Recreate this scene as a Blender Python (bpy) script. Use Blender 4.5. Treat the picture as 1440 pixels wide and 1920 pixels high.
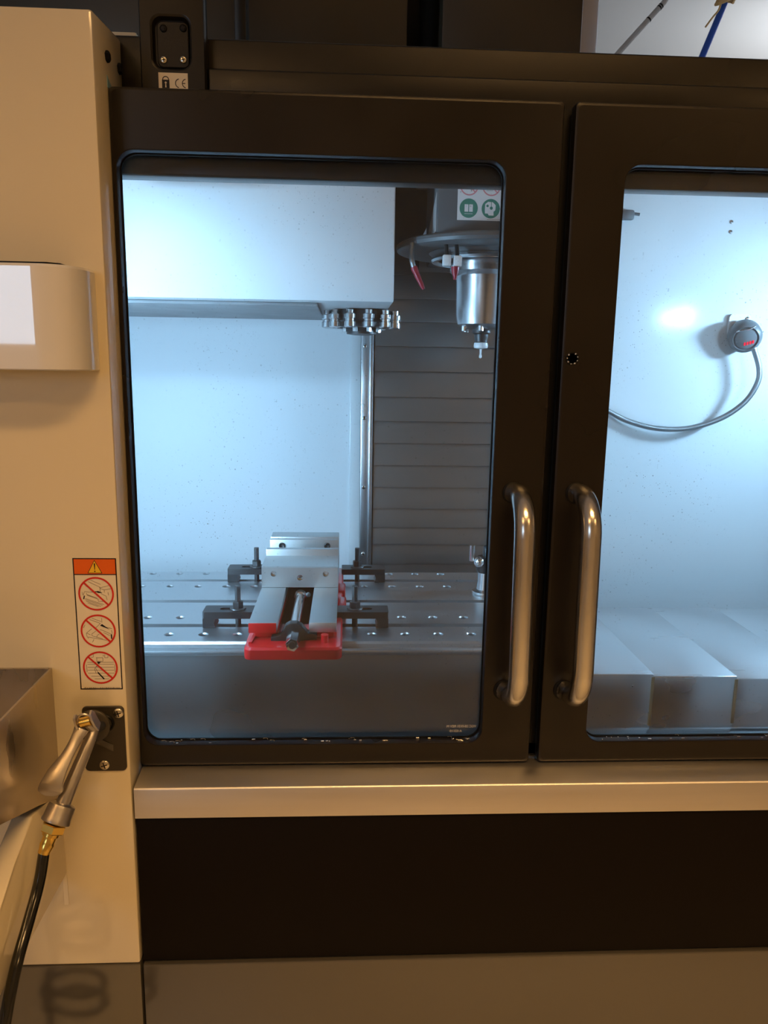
import bpy, bmesh, math, random
from mathutils import Vector, Matrix
random.seed(7)
S = bpy.context.scene
C = S.collection
for o in list(bpy.data.objects): bpy.data.objects.remove(o)

# ------------------------------------------------------------------ camera, world, lights, exposure
def camera():
    p, y, r = math.radians(10.86), math.radians(2.8975), math.radians(.909)
    fwd = Vector((math.sin(y)*math.cos(p), math.cos(y)*math.cos(p), -math.sin(p)))
    right = Vector((math.cos(y), -math.sin(y), 0)); up = right.cross(fwd)
    R = math.cos(r)*right + math.sin(r)*up; U = -math.sin(r)*right + math.cos(r)*up
    cd = bpy.data.cameras.new('camera'); co = bpy.data.objects.new('camera', cd); C.objects.link(co)
    m = Matrix((R, U, -fwd)).transposed().to_4x4(); m.translation = Vector((0, -.94, 1.5))
    co.matrix_world = m
    cd.sensor_fit = 'VERTICAL'; cd.sensor_height = 36; cd.lens = 1420/1920*36
    cd.clip_start = .02; cd.clip_end = 60
    S.camera = co
camera()
S.view_settings.view_transform = 'Standard'; S.view_settings.look = 'None'
S.view_settings.gamma = 1; S.view_settings.use_curve_mapping = False
S.view_settings.exposure = 0.0
cy = S.cycles; cy.max_bounces = 7; cy.diffuse_bounces = 3; cy.glossy_bounces = 4; cy.use_adaptive_sampling = True; cy.adaptive_threshold = .025; cy.transparent_max_bounces = 16; cy.transmission_bounces = 4
cy.caustics_reflective = False; cy.caustics_refractive = False; cy.sample_clamp_indirect = 4.0

W = bpy.data.worlds.new('daylight'); S.world = W; W.use_nodes = True
W.node_tree.nodes['Background'].inputs[0].default_value = (.66, .82, 1, 1)
W.node_tree.nodes['Background'].inputs[1].default_value = 5.0

WARM = (1.0, .56, .20)
COOL = (.42, .72, 1.0)
def area(name, loc, target, sx, sy, power, col, portal=False, spread=None):
    ld = bpy.data.lights.new(name, 'AREA'); ld.shape = 'RECTANGLE'; ld.size = sx; ld.size_y = sy
    ld.energy = power; ld.color = col
    if spread: ld.spread = spread
    lo = bpy.data.objects.new(name, ld); C.objects.link(lo); lo.location = loc
    d = Vector(target) - Vector(loc); lo.rotation_euler = d.to_track_quat('-Z', 'Y').to_euler()
    if portal: ld.cycles.is_portal = True
    return lo
LAMP_W = 22; LED_W = 30
area('window_portal', (-2.46, -3.99, 2.12), (-2.46, 0, 2.12), 1.48, 1.15, 1, (1, 1, 1), portal=True)
area('window_portal', (3.99, 3.0, 2.2), (0, 3.0, 2.2), 1.6, 1.4, 1, (1, 1, 1), portal=True)

# ------------------------------------------------------------------ materials
MATS = {}
def mat(name, col, rough=.5, metal=0., spec=.5, coat=0., coat_rough=.1, emit=None, es=0., var=0., vscale=6., vstretch=(1, 1, 1),
        bump=0., bscale=200., bstretch=(1, 1, 1), rvar=0., coat_ior=1.5):
    m = bpy.data.materials.new(name); m.use_nodes = True; MATS[name] = m
    nt = m.node_tree; N = nt.nodes; L = nt.links; b = N['Principled BSDF']
    b.inputs['Base Color'].default_value = (*col, 1); b.inputs['Roughness'].default_value = rough
    b.inputs['Metallic'].default_value = metal; b.inputs['Specular IOR Level'].default_value = spec
    b.inputs['Coat Weight'].default_value = coat; b.inputs['Coat Roughness'].default_value = coat_rough; b.inputs['Coat IOR'].default_value = coat_ior
    if emit: b.inputs['Emission Color'].default_value = (*emit, 1); b.inputs['Emission Strength'].default_value = es
    tc = N.new('ShaderNodeTexCoord')
    def noise(scale, st, detail=3):
        mp = N.new('ShaderNodeMapping'); mp.inputs['Scale'].default_value = st
        n = N.new('ShaderNodeTexNoise'); n.inputs['Scale'].default_value = scale; n.inputs['Detail'].default_value = detail
        L.new(tc.outputs['Object'], mp.inputs[0]); L.new(mp.outputs[0], n.inputs['Vector']); return n
    if var or rvar:
        n = noise(vscale, vstretch)
        if var:
            mx = N.new('ShaderNodeMixRGB'); mx.inputs[1].default_value = (*[c*(1-var) for c in col], 1)
            mx.inputs[2].default_value = (*[min(1, c*(1+var)) for c in col], 1)
            L.new(n.outputs['Fac'], mx.inputs[0]); L.new(mx.outputs[0], b.inputs['Base Color'])
        if rvar:
            mr = N.new('ShaderNodeMapRange'); mr.inputs['From Min'].default_value = .3; mr.inputs['From Max'].default_value = .7
            mr.inputs['To Min'].default_value = max(.02, rough-rvar); mr.inputs['To Max'].default_value = min(1, rough+rvar)
            L.new(n.outputs['Fac'], mr.inputs['Value']); L.new(mr.outputs[0], b.inputs['Roughness'])
    if bump:
        n = noise(bscale, bstretch, 2); bp = N.new('ShaderNodeBump'); bp.inputs['Strength'].default_value = bump; bp.inputs['Distance'].default_value = .001
        L.new(n.outputs['Fac'], bp.inputs['Height']); L.new(bp.outputs[0], b.inputs['Normal'])
    return m
mat('cream', (.78, .69, .51), .45, spec=.4, coat=1, coat_rough=.09, coat_ior=1.75, var=.03, vscale=3, bump=.03, bscale=900)
mat('black_paint', (.009, .0065, .0048), .31, spec=.36, var=.15, vscale=5, bump=.12, bscale=1200, rvar=.08)
mat('dark_frame', (.011, .009, .007), .30, spec=.33, var=.12, vscale=5, bump=.1, bscale=1000, rvar=.06)
mat('skirt_black', (.005, .003, .002), .55, spec=.12, bump=.1, bscale=900)
mat('base_grey', (.058, .052, .042), .4, spec=.3, coat=1, coat_rough=.16, coat_ior=1.9, var=.06, vscale=4)
mat('stainless', (.74, .71, .68), .44, 1, var=.10, vscale=9, vstretch=(.35, 6, 6), bump=.03, bscale=260, bstretch=(.03, 4, 4), rvar=.05)
mat('stainless_handle', (.68, .66, .63), .22, 1, bump=.06, bscale=300, bstretch=(4, 4, .06), rvar=.04, vscale=20)
mat('dirty_steel', (.55, .49, .41), .36, 1, var=.22, vscale=14, vstretch=(1.5, 1.5, .6), bump=.08, bscale=120, bstretch=(1, 1, .2), rvar=.14)
mat('steel_table', (.70, .71, .72), .36, 1, var=.05, vscale=12, vstretch=(.4, 2, 1), rvar=.04)
mat('steel_cover', (.64, .65, .66), .30, 1, var=.03, vscale=7, vstretch=(.5, 4, 1), rvar=.03)
mat('apron_steel', (.36, .36, .36), .30, 1, var=.1, vscale=5, rvar=.06, bump=.05, bscale=200, bstretch=(.05, 3, 3))
mat('ground_steel', (.74, .74, .73), .42, 1, var=.03, vscale=30)
mat('chrome', (.82, .82, .82), .18, 1)
mat('spindle_steel', (.66, .67, .69), .26, 1, var=.06, vscale=40)
mat('way_cover', (.29, .29, .29), .34, 1, var=.05, vscale=8)
mat('dark_steel', (.07, .07, .072), .4, .7, var=.2, vscale=30)
mat('enclosure_white', (.80, .82, .83), .7, spec=.2, coat=.7, coat_rough=.13, var=.02, vscale=4)
mat('cover_white', (.80, .82, .84), .45, spec=.45, var=.015, vscale=4)
mat('head_grey', (.11, .115, .12), .42, spec=.5, var=.1, vscale=12)
mat('upper_panel', (.022, .014, .008), .38, spec=.4, var=.15, vscale=3, rvar=.08)
mat('notch_light_blue', (.22, .40, .48), .5)
mat('guard_brown', (.016, .014, .012), .55, spec=.3)
mat('vise_red', (.72, .010, .014), .28, spec=.5, coat=.4, var=.06, vscale=20)
mat('clamp_black', (.012, .012, .013), .42, spec=.5, var=.3, vscale=60)
mat('rubber', (.004, .004, .004), .5, spec=.18)
mat('hose_black', (.008, .008, .007), .14, spec=.55, coat=.3)
mat('brass', (.83, .56, .14), .2, 1, var=.1, vscale=60)
mat('cast_metal', (.58, .55, .53), .34, 1, var=.1, vscale=50, rvar=.06)
mat('plate_dark', (.035, .028, .02), .42, spec=.5)
mat('screw_steel', (.70, .66, .56), .25, 1, var=.2, vscale=160)
mat('white_gloss', (.80, .80, .82), .3, spec=.5, coat=1, coat_rough=.03, coat_ior=2.0)
mat('red_plastic', (.30, .01, .03), .35)
mat('white_plastic', (.85, .86, .87), .35)
mat('paper_cream', (.84, .74, .56), .5, spec=.3)
mat('paper_white', (.84, .86, .88), .5, spec=.3)
mat('print_black', (.010, .006, .006), .5, spec=.3)
mat('print_line', (.28, .21, .13), .6, spec=.2)
mat('print_red', (.62, .025, .01), .5, spec=.3)
mat('print_orange', (.80, .13, .004), .5, spec=.3)
mat('print_yellow', (.86, .52, .02), .5, spec=.3)
mat('print_green', (.06, .26, .20), .5, spec=.3)
mat('print_pink', (.75, .30, .34), .5, spec=.3)
mat('etched', (.75, .72, .68), .6, spec=.2)
mat('receiver_grey', (.16, .17, .18), .4, spec=.5, var=.2, vscale=60)
mat('lens_grey', (.22, .23, .24), .15, spec=.5)
mat('led_red', (.6, .01, .02), .4, emit=(1, .01, .04), es=1.6)
mat('conduit', (.34, .36, .37), .35, .9, bump=.5, bscale=900, var=.15, vscale=200)
mat('led_panel', (.9, .9, .9), .4, emit=COOL, es=9)
mat('lamp_panel', (.9, .9, .9), .4, emit=WARM, es=4)
mat('lamp_body', (.6, .6, .6), .4)
mat('room_wall', (.62, .58, .53), .8, spec=.2, var=.04, vscale=2)
mat('room_ceiling', (.74, .73, .72), .85, spec=.2, var=.02, vscale=2)
mat('room_floor', (.52, .48, .43), .45, spec=.4, var=.12, vscale=3, bump=.05, bscale=60)
mat('window_white', (.7, .7, .7), .4)
mat('blue_hose', (.02, .10, .55), .3, spec=.5)
mat('clear_hose', (.48, .48, .48), .3, spec=.5, var=.25, vscale=30)
mat('twine', (.72, .50, .24), .8, spec=.2)
mat('chip_metal', (.82, .82, .80), .25, 1)
mat('grey_paint', (.34, .35, .36), .5, var=.35, vscale=14)
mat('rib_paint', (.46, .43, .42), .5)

def glass_mat(name, speck=True, tint=(.93, .955, .97)):
    m = bpy.data.materials.new(name); m.use_nodes = True; MATS[name] = m
    nt = m.node_tree; N = nt.nodes; L = nt.links
    for n in list(N): N.remove(n)
    out = N.new('ShaderNodeOutputMaterial')
    tr = N.new('ShaderNodeBsdfTransparent'); tr.inputs[0].default_value = (*tint, 1)
    gl = N.new('ShaderNodeBsdfGlossy'); gl.inputs['Roughness'].default_value = .015
    fr = N.new('ShaderNodeFresnel'); fr.inputs['IOR'].default_value = 1.45
    mx = N.new('ShaderNodeMixShader'); L.new(fr.outputs[0], mx.inputs[0]); L.new(tr.outputs[0], mx.inputs[1]); L.new(gl.outputs[0], mx.inputs[2])
    last = mx
    if speck:
        tc = N.new('ShaderNodeTexCoord')
        df = N.new('ShaderNodeBsdfTranslucent'); df.inputs[0].default_value = (.8, .8, .8, 1)
        d2 = N.new('ShaderNodeBsdfDiffuse'); d2.inputs[0].default_value = (.8, .8, .8, 1)
        dm = N.new('ShaderNodeMixShader'); dm.inputs[0].default_value = .4; L.new(df.outputs[0], dm.inputs[1]); L.new(d2.outputs[0], dm.inputs[2])
        masks = []
        for sc, thr, rnd in ((170, .17, .93), (400, .22, .90)):
            v = N.new('ShaderNodeTexVoronoi'); v.inputs['Scale'].default_value = sc
            L.new(tc.outputs['Object'], v.inputs['Vector'])
            a = N.new('ShaderNodeMath'); a.operation = 'LESS_THAN'; a.inputs[1].default_value = thr; L.new(v.outputs['Distance'], a.inputs[0])
            sp = N.new('ShaderNodeSeparateColor'); L.new(v.outputs['Color'], sp.inputs[0])
            g = N.new('ShaderNodeMath'); g.operation = 'GREATER_THAN'; g.inputs[1].default_value = rnd; L.new(sp.outputs[0], g.inputs[0])
            k = N.new('ShaderNodeMath'); k.operation = 'MULTIPLY'; L.new(a.outputs[0], k.inputs[0]); L.new(g.outputs[0], k.inputs[1])
            masks.append(k)
        nz = N.new('ShaderNodeTexNoise'); nz.inputs['Scale'].default_value = 5; L.new(tc.outputs['Object'], nz.inputs['Vector'])
        mr = N.new('ShaderNodeMapRange'); mr.inputs['From Min'].default_value = .42; mr.inputs['From Max'].default_value = .7
        mr.inputs['To Min'].default_value = .15; mr.inputs['To Max'].default_value = 1.0; L.new(nz.outputs['Fac'], mr.inputs['Value'])
        s = masks[0]
        for k in masks[1:]:
            q = N.new('ShaderNodeMath'); q.operation = 'MAXIMUM'; L.new(s.outputs[0], q.inputs[0]); L.new(k.outputs[0], q.inputs[1]); s = q
        q = N.new('ShaderNodeMath'); q.operation = 'MULTIPLY'; L.new(s.outputs[0], q.inputs[0]); L.new(mr.outputs[0], q.inputs[1])
        h = N.new('ShaderNodeMath'); h.operation = 'MULTIPLY_ADD'; h.inputs[1].default_value = .32; h.inputs[2].default_value = .012
        L.new(q.outputs[0], h.inputs[0])
        m2 = N.new('ShaderNodeMixShader'); L.new(h.outputs[0], m2.inputs[0]); L.new(mx.outputs[0], m2.inputs[1]); L.new(dm.outputs[0], m2.inputs[2]); last = m2
    L.new(last.outputs[0], out.inputs[0]); return m
glass_mat('door_glass'); glass_mat('clear_glass', False)

# ------------------------------------------------------------------ mesh builder
def tag(o, label=None, cat=None, group=None, kind=None):
    if label: o['label'] = label
    if cat: o['category'] = cat
    if group: o['group'] = group
    if kind: o['kind'] = kind
    return o
def thing(name, loc, label, cat, group=None):
    o = bpy.data.objects.new(name, None); C.objects.link(o); o.location = loc; o.empty_display_size = .05
    return tag(o, label, cat, group)
def root_loc(o):
    while o.parent: o = o.parent
    return Vector(o.location)
class MB:
    def __init__(s): s.bm = bmesh.new(); s.mi = 0
    def _f(s, vs):
        try:
            f = s.bm.faces.new(vs); f.material_index = s.mi; return f
        except ValueError: return None
    def box(s, x0, x1, y0, y1, z0, z1, bev=0, seg=2):
        r = bmesh.ops.create_cube(s.bm, size=1)['verts']
        for v in r: v.co = Vector((x0+(v.co.x+.5)*(x1-x0), y0+(v.co.y+.5)*(y1-y0), z0+(v.co.z+.5)*(z1-z0)))
        fs = {f for v in r for f in v.link_faces}
        for f in fs: f.material_index = s.mi
        if bev:
            es = {e for v in r for e in v.link_edges}
            bmesh.ops.bevel(s.bm, geom=list(es), offset=bev, segments=seg, affect='EDGES', profile=.5, clamp_overlap=True, material=-1)
        return s
    def loops(s, ls, closed=False, cap0=False, cap1=False):
        rings = [[s.bm.verts.new(p) for p in l] for l in ls]; n = len(rings[0])
        pairs = list(zip(rings, rings[1:])) + ([(rings[-1], rings[0])] if closed else [])
        for a, b in pairs:
            for i in range(n): s._f((a[i], a[(i+1) % n], b[(i+1) % n], b[i]))
        if cap0: s._f(rings[0][::-1])
        if cap1: s._f(rings[-1])
        return s
    def cyl(s, p0, p1, r0, r1=None, n=20, cap=True):
        p0, p1 = Vector(p0), Vector(p1); r1 = r0 if r1 is None else r1
        d = (p1-p0).normalized(); u = d.orthogonal().normalized(); w = d.cross(u)
        A = [[p + r*(math.cos(2*math.pi*i/n)*u + math.sin(2*math.pi*i/n)*w) for i in range(n)] for p, r in ((p0, r0), (p1, r1))]
        return s.loops(A, cap0=cap, cap1=cap)
    def lathe(s, prof, p0, axis, n=24, cap=True, up=None):
        p0, d = Vector(p0), Vector(axis).normalized(); u = (Vector(up) if up else d.orthogonal()).normalized(); w = d.cross(u)
        A = [[p0 + h*d + r*(math.cos(2*math.pi*i/n)*u + math.sin(2*math.pi*i/n)*w) for i in range(n)] for r, h in prof]
        return s.loops(A, cap0=cap, cap1=cap)
    def tube(s, pts, r, n=12, cap=True):
        pts = [Vector(p) for p in pts]; rs = r if isinstance(r, (list, tuple)) else [r]*len(pts)
        t = (pts[1]-pts[0]).normalized(); u = t.orthogonal().normalized(); rings = []
        for i, p in enumerate(pts):
            t = (pts[min(i+1, len(pts)-1)]-pts[max(i-1, 0)]).normalized()
            u = (u - t*u.dot(t)).normalized(); w = t.cross(u)
            rings.append([p + rs[i]*(math.cos(2*math.pi*k/n)*u + math.sin(2*math.pi*k/n)*w) for k in range(n)])
        return s.loops(rings, cap0=cap, cap1=cap)
    def prism(s, poly, axis, a, b, bev=0):
        def P(u, v, t): return {'x': (t, u, v), 'y': (u, t, v), 'z': (u, v, t)}[axis]
        n0 = set(s.bm.verts)
        s.loops([[P(u, v, a) for u, v in poly], [P(u, v, b) for u, v in poly]], cap0=True, cap1=True)
        if bev:
            vs = [v for v in s.bm.verts if v not in n0]
            bmesh.ops.bevel(s.bm, geom=list({e for v in vs for e in v.link_edges}), offset=bev, segments=2, affect='EDGES', profile=.5, clamp_overlap=True, material=-1)
        return s
    def poly(s, pts): s._f([s.bm.verts.new(p) for p in pts]); return s
    def sphere(s, c, r, n=12, sc=(1, 1, 1)):
        v = bmesh.ops.create_uvsphere(s.bm, u_segments=n, v_segments=max(6, n//2), radius=r)['verts']
        for q in v: q.co = Vector((q.co.x*sc[0], q.co.y*sc[1], q.co.z*sc[2])) + Vector(c)
        for f in {f for q in v for f in q.link_faces}: f.material_index = s.mi
        return s
    def build(s, name, mats, parent=None, angle=35, loc=None, label=None, cut=None):
        L = root_loc(parent) if parent else Vector(loc or (0, 0, 0))
        bmesh.ops.recalc_face_normals(s.bm, faces=s.bm.faces)
        bmesh.ops.translate(s.bm, vec=-L, verts=s.bm.verts)
        me = bpy.data.meshes.new(name); s.bm.to_mesh(me); s.bm.free()
        for mm in ([mats] if isinstance(mats, str) else mats): me.materials.append(MATS[mm])
        if cut is not None:
            bmesh.ops.translate(cut.bm, vec=-L, verts=cut.bm.verts); bmesh.ops.recalc_face_normals(cut.bm, faces=cut.bm.faces)
            cm = bpy.data.meshes.new('cutter'); cut.bm.to_mesh(cm); cut.bm.free()
            a = bpy.data.objects.new('tmp_a', me); b = bpy.data.objects.new('tmp_b', cm); C.objects.link(a); C.objects.link(b)
            md = a.modifiers.new('b', 'BOOLEAN'); md.operation = 'DIFFERENCE'; md.object = b; md.solver = 'EXACT'
            dg = bpy.context.evaluated_depsgraph_get(); nm = bpy.data.meshes.new_from_object(a.evaluated_get(dg))
            bpy.data.objects.remove(a); bpy.data.objects.remove(b); nm.name = name
            me = nm
        for p in me.polygons: p.use_smooth = True
        me.set_sharp_from_angle(angle=math.radians(angle))
        o = bpy.data.objects.new(name, me); C.objects.link(o)
        if parent: o.parent = parent
        else: o.location = L
        if label: o['label'] = label
        return o
def rrect(x0, x1, z0, z1, r, y, n=7):
    pts = []
    for cx, cz, a0 in ((x1-r, z1-r, 0), (x0+r, z1-r, 90), (x0+r, z0+r, 180), (x1-r, z0+r, 270)):
        for k in range(n+1):
            a = math.radians(a0+90*k/n); pts.append((cx+r*math.cos(a), y, cz+r*math.sin(a)))
    return pts
def spline(pts, n=8):
    P = [Vector(p) for p in pts]; P = [2*P[0]-P[1]] + P + [2*P[-1]-P[-2]]; out = []
    for i in range(1, len(P)-2):
        a, b, c, d = P[i-1:i+3]
        for k in range(n):
            t = k/n; out.append(.5*((2*b)+(c-a)*t+(2*a-5*b+4*c-d)*t*t+(3*b-a-3*c+d)*t**3))
    out.append(P[-2]); return out
def text_mesh(body, size, font_extrude=0):
    cu = bpy.data.curves.new('txt', 'FONT'); cu.body = body; cu.size = size; cu.align_x = 'LEFT'; cu.resolution_u = 3
    o = bpy.data.objects.new('txt', cu); C.objects.link(o)
    dg = bpy.context.evaluated_depsgraph_get(); me = bpy.data.meshes.new_from_object(o.evaluated_get(dg))
    vs = [v.co.copy() for v in me.vertices]; fs = [list(p.vertices) for p in me.polygons]
    bpy.data.objects.remove(o); bpy.data.meshes.remove(me); return vs, fs

# ------------------------------------------------------------------ the room
X0, X1, Y0, Y1, ZC = -3.6, 4.0, -4.0, 4.6, 3.4
def struct(o): o['kind'] = 'structure'; return o
struct(MB().box(X0-.2, X1+.2, Y0-.2, Y1+.2, -.1, 0).build('floor', 'room_floor'))
struct(MB().box(X0-.2, X1+.2, Y0-.2, Y1+.2, ZC, ZC+.1).build('ceiling', 'room_ceiling'))
struct(MB().box(X0-.2, X1+.2, Y1, Y1+.15, 0, ZC).build('wall_back', 'room_wall'))
struct(MB().box(X0-.15, X0, Y0, Y1, 0, ZC).build('wall_left', 'room_wall'))
def wall_hole(name, axis, c, th, a0, a1, h0, h1, wa0, wa1, wh0, wh1):
    mb = MB()
    def b(u0, u1, z0, z1):
        if axis == 'y': mb.box(u0, u1, c, c+th, z0, z1)
        else: mb.box(c, c+th, u0, u1, z0, z1)
    b(a0, wa0, h0, h1); b(wa1, a1, h0, h1); b(wa0, wa1, h0, wh0); b(wa0, wa1, wh1, h1)
    return struct(mb.build(name, 'room_wall'))
wall_hole('wall_front', 'y', Y0-.15, .15, X0-.2, X1+.2, 0, ZC, -3.2, -1.72, 1.55, 2.7)
wall_hole('wall_right', 'x', X1, .15, Y0, Y1, 0, ZC, 2.2, 3.8, 1.5, 2.9)
def room_window(name, axis, c, a0, a1, z0, z1):
    mb = MB(); t = .05
    def b(u0, u1, p, q, d0=-.04, d1=.04):
        if axis == 'y': mb.box(u0, u1, c+d0, c+d1, p, q, .004)
        else: mb.box(c+d0, c+d1, u0, u1, p, q, .004)
    b(a0, a0+t, z0, z1); b(a1-t, a1, z0, z1); b(a0, a1, z0, z0+t); b(a0, a1, z1-t, z1)
    b((a0+a1)/2-.02, (a0+a1)/2+.02, z0, z1, -.03, .03)
    w = struct(mb.build(name, 'window_white'))
    for u0, u1 in ((a0+t, (a0+a1)/2-.02), ((a0+a1)/2+.02, a1-t)):
        p = MB()
        if axis == 'y': p.box(u0, u1, c-.003, c+.003, z0+t, z1-t)
        else: p.box(c-.003, c+.003, u0, u1, z0+t, z1-t)
        p.build('window_pane', 'clear_glass', w)
room_window('window_1', 'y', Y0-.075, -3.2, -1.72, 1.55, 2.7)
room_window('added_window', 'x', X1+.075, 2.2, 3.8, 1.5, 2.9)  # invented window, added to bring cool daylight to the far ceiling
def ceiling_lamp(x, y, label, k=.75, sp=150):
    t = thing('ceiling_lamp', (x, y, ZC), label, 'ceiling lamp', 'warm ceiling lamps')
    m = MB(); m.box(x-.62, x+.62, y-.17, y+.17, ZC-.06, ZC, .006); m.build('housing', 'lamp_body', t)
    m = MB(); m.box(x-.58, x+.58, y-.14, y+.14, ZC-.068, ZC-.058, .002); m.build('diffuser', 'lamp_panel', t)
    a = area('lamp_light', (x, y, ZC-.075), (x, y, 0), 1.16, .28, LAMP_W*k, WARM, spread=math.radians(sp)); a.parent = t; a.location = Vector((x, y, ZC-.075))-t.location
ceiling_lamp(.5, -1.65, 'long warm ceiling lamp above the aisle nearest the machine', 1.55, 104)
ceiling_lamp(2.4, -3.0, 'long warm ceiling lamp over the right side of the aisle')
ceiling_lamp(-1.6, -2.8, 'long warm ceiling lamp near the daylight window')

t = thing('added_uplight', (3.2, 3.3, 2.5), 'added cool strip uplight hanging in the far part of the room', 'lamp')  # added lamp, shines upward to brighten the far ceiling
MB().box(2.6, 3.8, 3.25, 3.35, 2.48, 2.54, .004).build('housing', 'lamp_body', t)
for q_ in (2.7, 3.7): MB().cyl((q_, 3.3, 2.54), (q_, 3.3, ZC), .005, n=8).build('cable', 'lamp_body', t)
a_l = area('added_uplight_area', (3.2, 3.3, 2.55), (3.2, 3.3, 3.4), 1.1, .06, 27, (.92, .96, 1.0)); a_l.parent = t; a_l.location = (0, 0, .05)

# ------------------------------------------------------------------ the milling machine enclosure
M = thing('milling_machine', (0, .6, 0), 'large milling machine enclosure with black sliding doors, cream side pillar and steel sill', 'milling machine')
SX = -.272
# cream side pillar
pil = MB(); pil.prism([(-.042, .7085), (-.042, 1.866), (.066, 1.878), (.066, 1.79), (.0172, 1.79), (.0172, .7085)], 'x', -1.15, SX, .0035)
pil = pil.build('side_pillar', 'cream', M)
MB().prism([(.067, 1.79), (.067, 1.8775), (.16, 1.882), (.16, 1.79)], 'x', -1.15, SX-.0012, .002).build('rear_side_panel', 'cream', M)
for y, z in ((.004, 1.8365), (.051, 1.8405)):
    MB().lathe([(.0001, .004), (.0048, .004), (.0062, .0025), (.0062, -.004)], (SX, y, z), (1, 0, 0), 6).build('plug', 'rubber', pil)
# notch between pillar and door, interior light through it painted as a blue triangle
MB().prism([(.002, 1.8045), (.002, 1.817), (.028, 1.8045)], 'x', SX-.0005, SX+.0006).build('painted_notch_light', 'notch_light_blue', pil)
MB().box(-.42, -.287, .20, .42, 1.80, 1.9385, .003).build('junction_box', 'cream', M)
# post with recessed plate
post = MB(); a = dict(n=7)
X_0, X_1 = -.2465, -.1695; rx0, rx1, rz0, rz1 = -.2315, -.1875, 1.8425, 1.899
post.loops([rrect(X_0, X_1, 1.785, 2.4, .003, .066), rrect(X_0, X_1, 1.785, 2.4, .003, .053), rrect(X_0+.002, X_1-.002, 1.787, 2.398, .003, .05), rrect(X_0+.0026, X_1-.0026, 1.7876, 2.3974, .003, .05), rrect(rx0-.0026, rx1+.0026, rz0-.0026, rz1+.0026, .0124, .05),
            rrect(rx0-.002, rx1+.002, rz0-.002, rz1+.002, .012, .05), rrect(rx0, rx1, rz0, rz1, .011, .0515), rrect(rx0+.002, rx1-.002, rz0+.002, rz1-.002, .010, .058)],
           cap0=True, cap1=True)
post = post.build('frame_post', 'dark_frame', M)
MB().loops([rrect(-.2265, -.1895, 1.8445, 1.8945, .006, .0579), rrect(-.2265, -.1895, 1.8445, 1.8945, .006, .0545), rrect(-.2255, -.1905, 1.8455, 1.8935, .006, .0535)], cap0=True, cap1=True).build('access_plate', 'dark_frame', post)
def screw(name, p, r, material, parent, axis=(0, -1, 0), h=.45):
    m = MB(); m.lathe([(r, 0), (r, r*h*.4), (r*.85, r*h*.8), (r*.5, r*h), (.0004, r*h*1.03)], p, axis, 18)
    o = m.build(name, material, parent, 60)
    ax = Vector(axis).normalized(); u = Vector((0, 0, 1)); u = (u-ax*u.dot(ax)).normalized(); w = ax.cross(u); p = Vector(p)
    k = MB()
    for q, s_ in ((u+w*.3, w-u*.3), (w-u*.3, -u-w*.3)):
        q.normalize(); s_.normalize()
        k.loops([[p+ax*t+q*(r*.62*i)+s_*(r*.1*j) for i, j in ((-1, -1), (1, -1), (1, 1), (-1, 1))] for t in (r*h*.5, r*h*1.09)], cap0=True, cap1=True)
    return o, k.build('slot', 'print_black', None if parent is None else o if parent.parent is None else parent)
for x, z, mm in ((-.2185, 1.8865, 'rubber'), (-.1955, 1.8875, 'rubber'), (-.2195, 1.8525, 'screw_steel'), (-.1965, 1.8535, 'screw_steel')):
    screw('screw', (x, .0535, z), .0042, mm, post)
MB().box(-.1695, -.152, .30, .34, 1.885, 2.45, .002).build('frame_strip', 'dark_frame', M)
# beam over the doors
b = MB(); b.box(-.1690, 1.60, .057, .064, 1.790, 1.8475, .0028, 3); b.build('beam_cover', 'dark_frame', M)
b = MB(); b.box(-.305, 1.60, .068, .098, 1.727, 1.884, .003, 3); b.build('front_beam', 'dark_frame', M)
# sill rail and lower panels
r = MB(); r.prism([(-.042, .923), (-.042, .9625), (-.0412, .9642), (-.0395, .9652), (-.002, .9702), (.045, .9702), (.045, .923)], 'x', -.2695, 1.60); r.build('sill_rail', 'stainless', M, 50)
MB().box(-.2695, 1.60, -.0385, .03, .709, .9228, .002).build('skirt_panel', 'skirt_black', M)
MB().box(-.2695, 1.60, -.042, .03, .02, .7062, .003).build('base_panel', 'base_grey', M)
MB().box(-1.15, -.2720, -.042, .03, .02, .7075, .003).build('side_base_panel', 'base_grey', M)
MB().box(-.30, 1.55, .0235, .046, .9705, .990, .001).build('bottom_track', 'rubber', M)
# inner shell
IX0, IX1, IY, IZ = -.72, 1.55, 1.20, 1.95
MB().box(IX0-.02, .30, IY, IY+.02, .70, IZ+.05).build('inner_back_wall', 'cover_white', M)
MB().box(.3005, IX1+.02, IY, IY+.02, .70, IZ+.05).build('inner_back_wall', 'enclosure_white', M)
MB().box(IX0-.02, IX0, .105, IY, .70, IZ).build('inner_left_wall', 'enclosure_white', M)
MB().box(IX1, IX1+.02, .105, IY, .70, IZ).build('inner_right_wall', 'enclosure_white', M)
MB().box(IX0, IX1, .05, IY, .70, .72).build('chip_pan', 'apron_steel', M)
MB().box(IX0, -.300, .036, .056, .70, 1.727).build('inner_front_panel', 'enclosure_white', M)
MB().box(.82, IX1, .036, .056, .70, 1.727).build('inner_front_panel', 'enclosure_white', M)
# wall trim beside the column cover
tr = MB(); tr.box(.038, .071, 1.172, 1.199, .72, 1.80, .003); tr.box(.060, .071, 1.150, 1.175, .72, 1.80, .003)
tr = tr.build('edge_trim', 'steel_cover', M)
for z in (1.36, 1.165, .972, 1.555): screw('screw', (.048, 1.171, z), .006, 'chrome', tr)
MB().box(.008, .038, 1.190, 1.1995, .72, 1.80, .002).build('wall_strip', 'enclosure_white', M)

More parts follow.
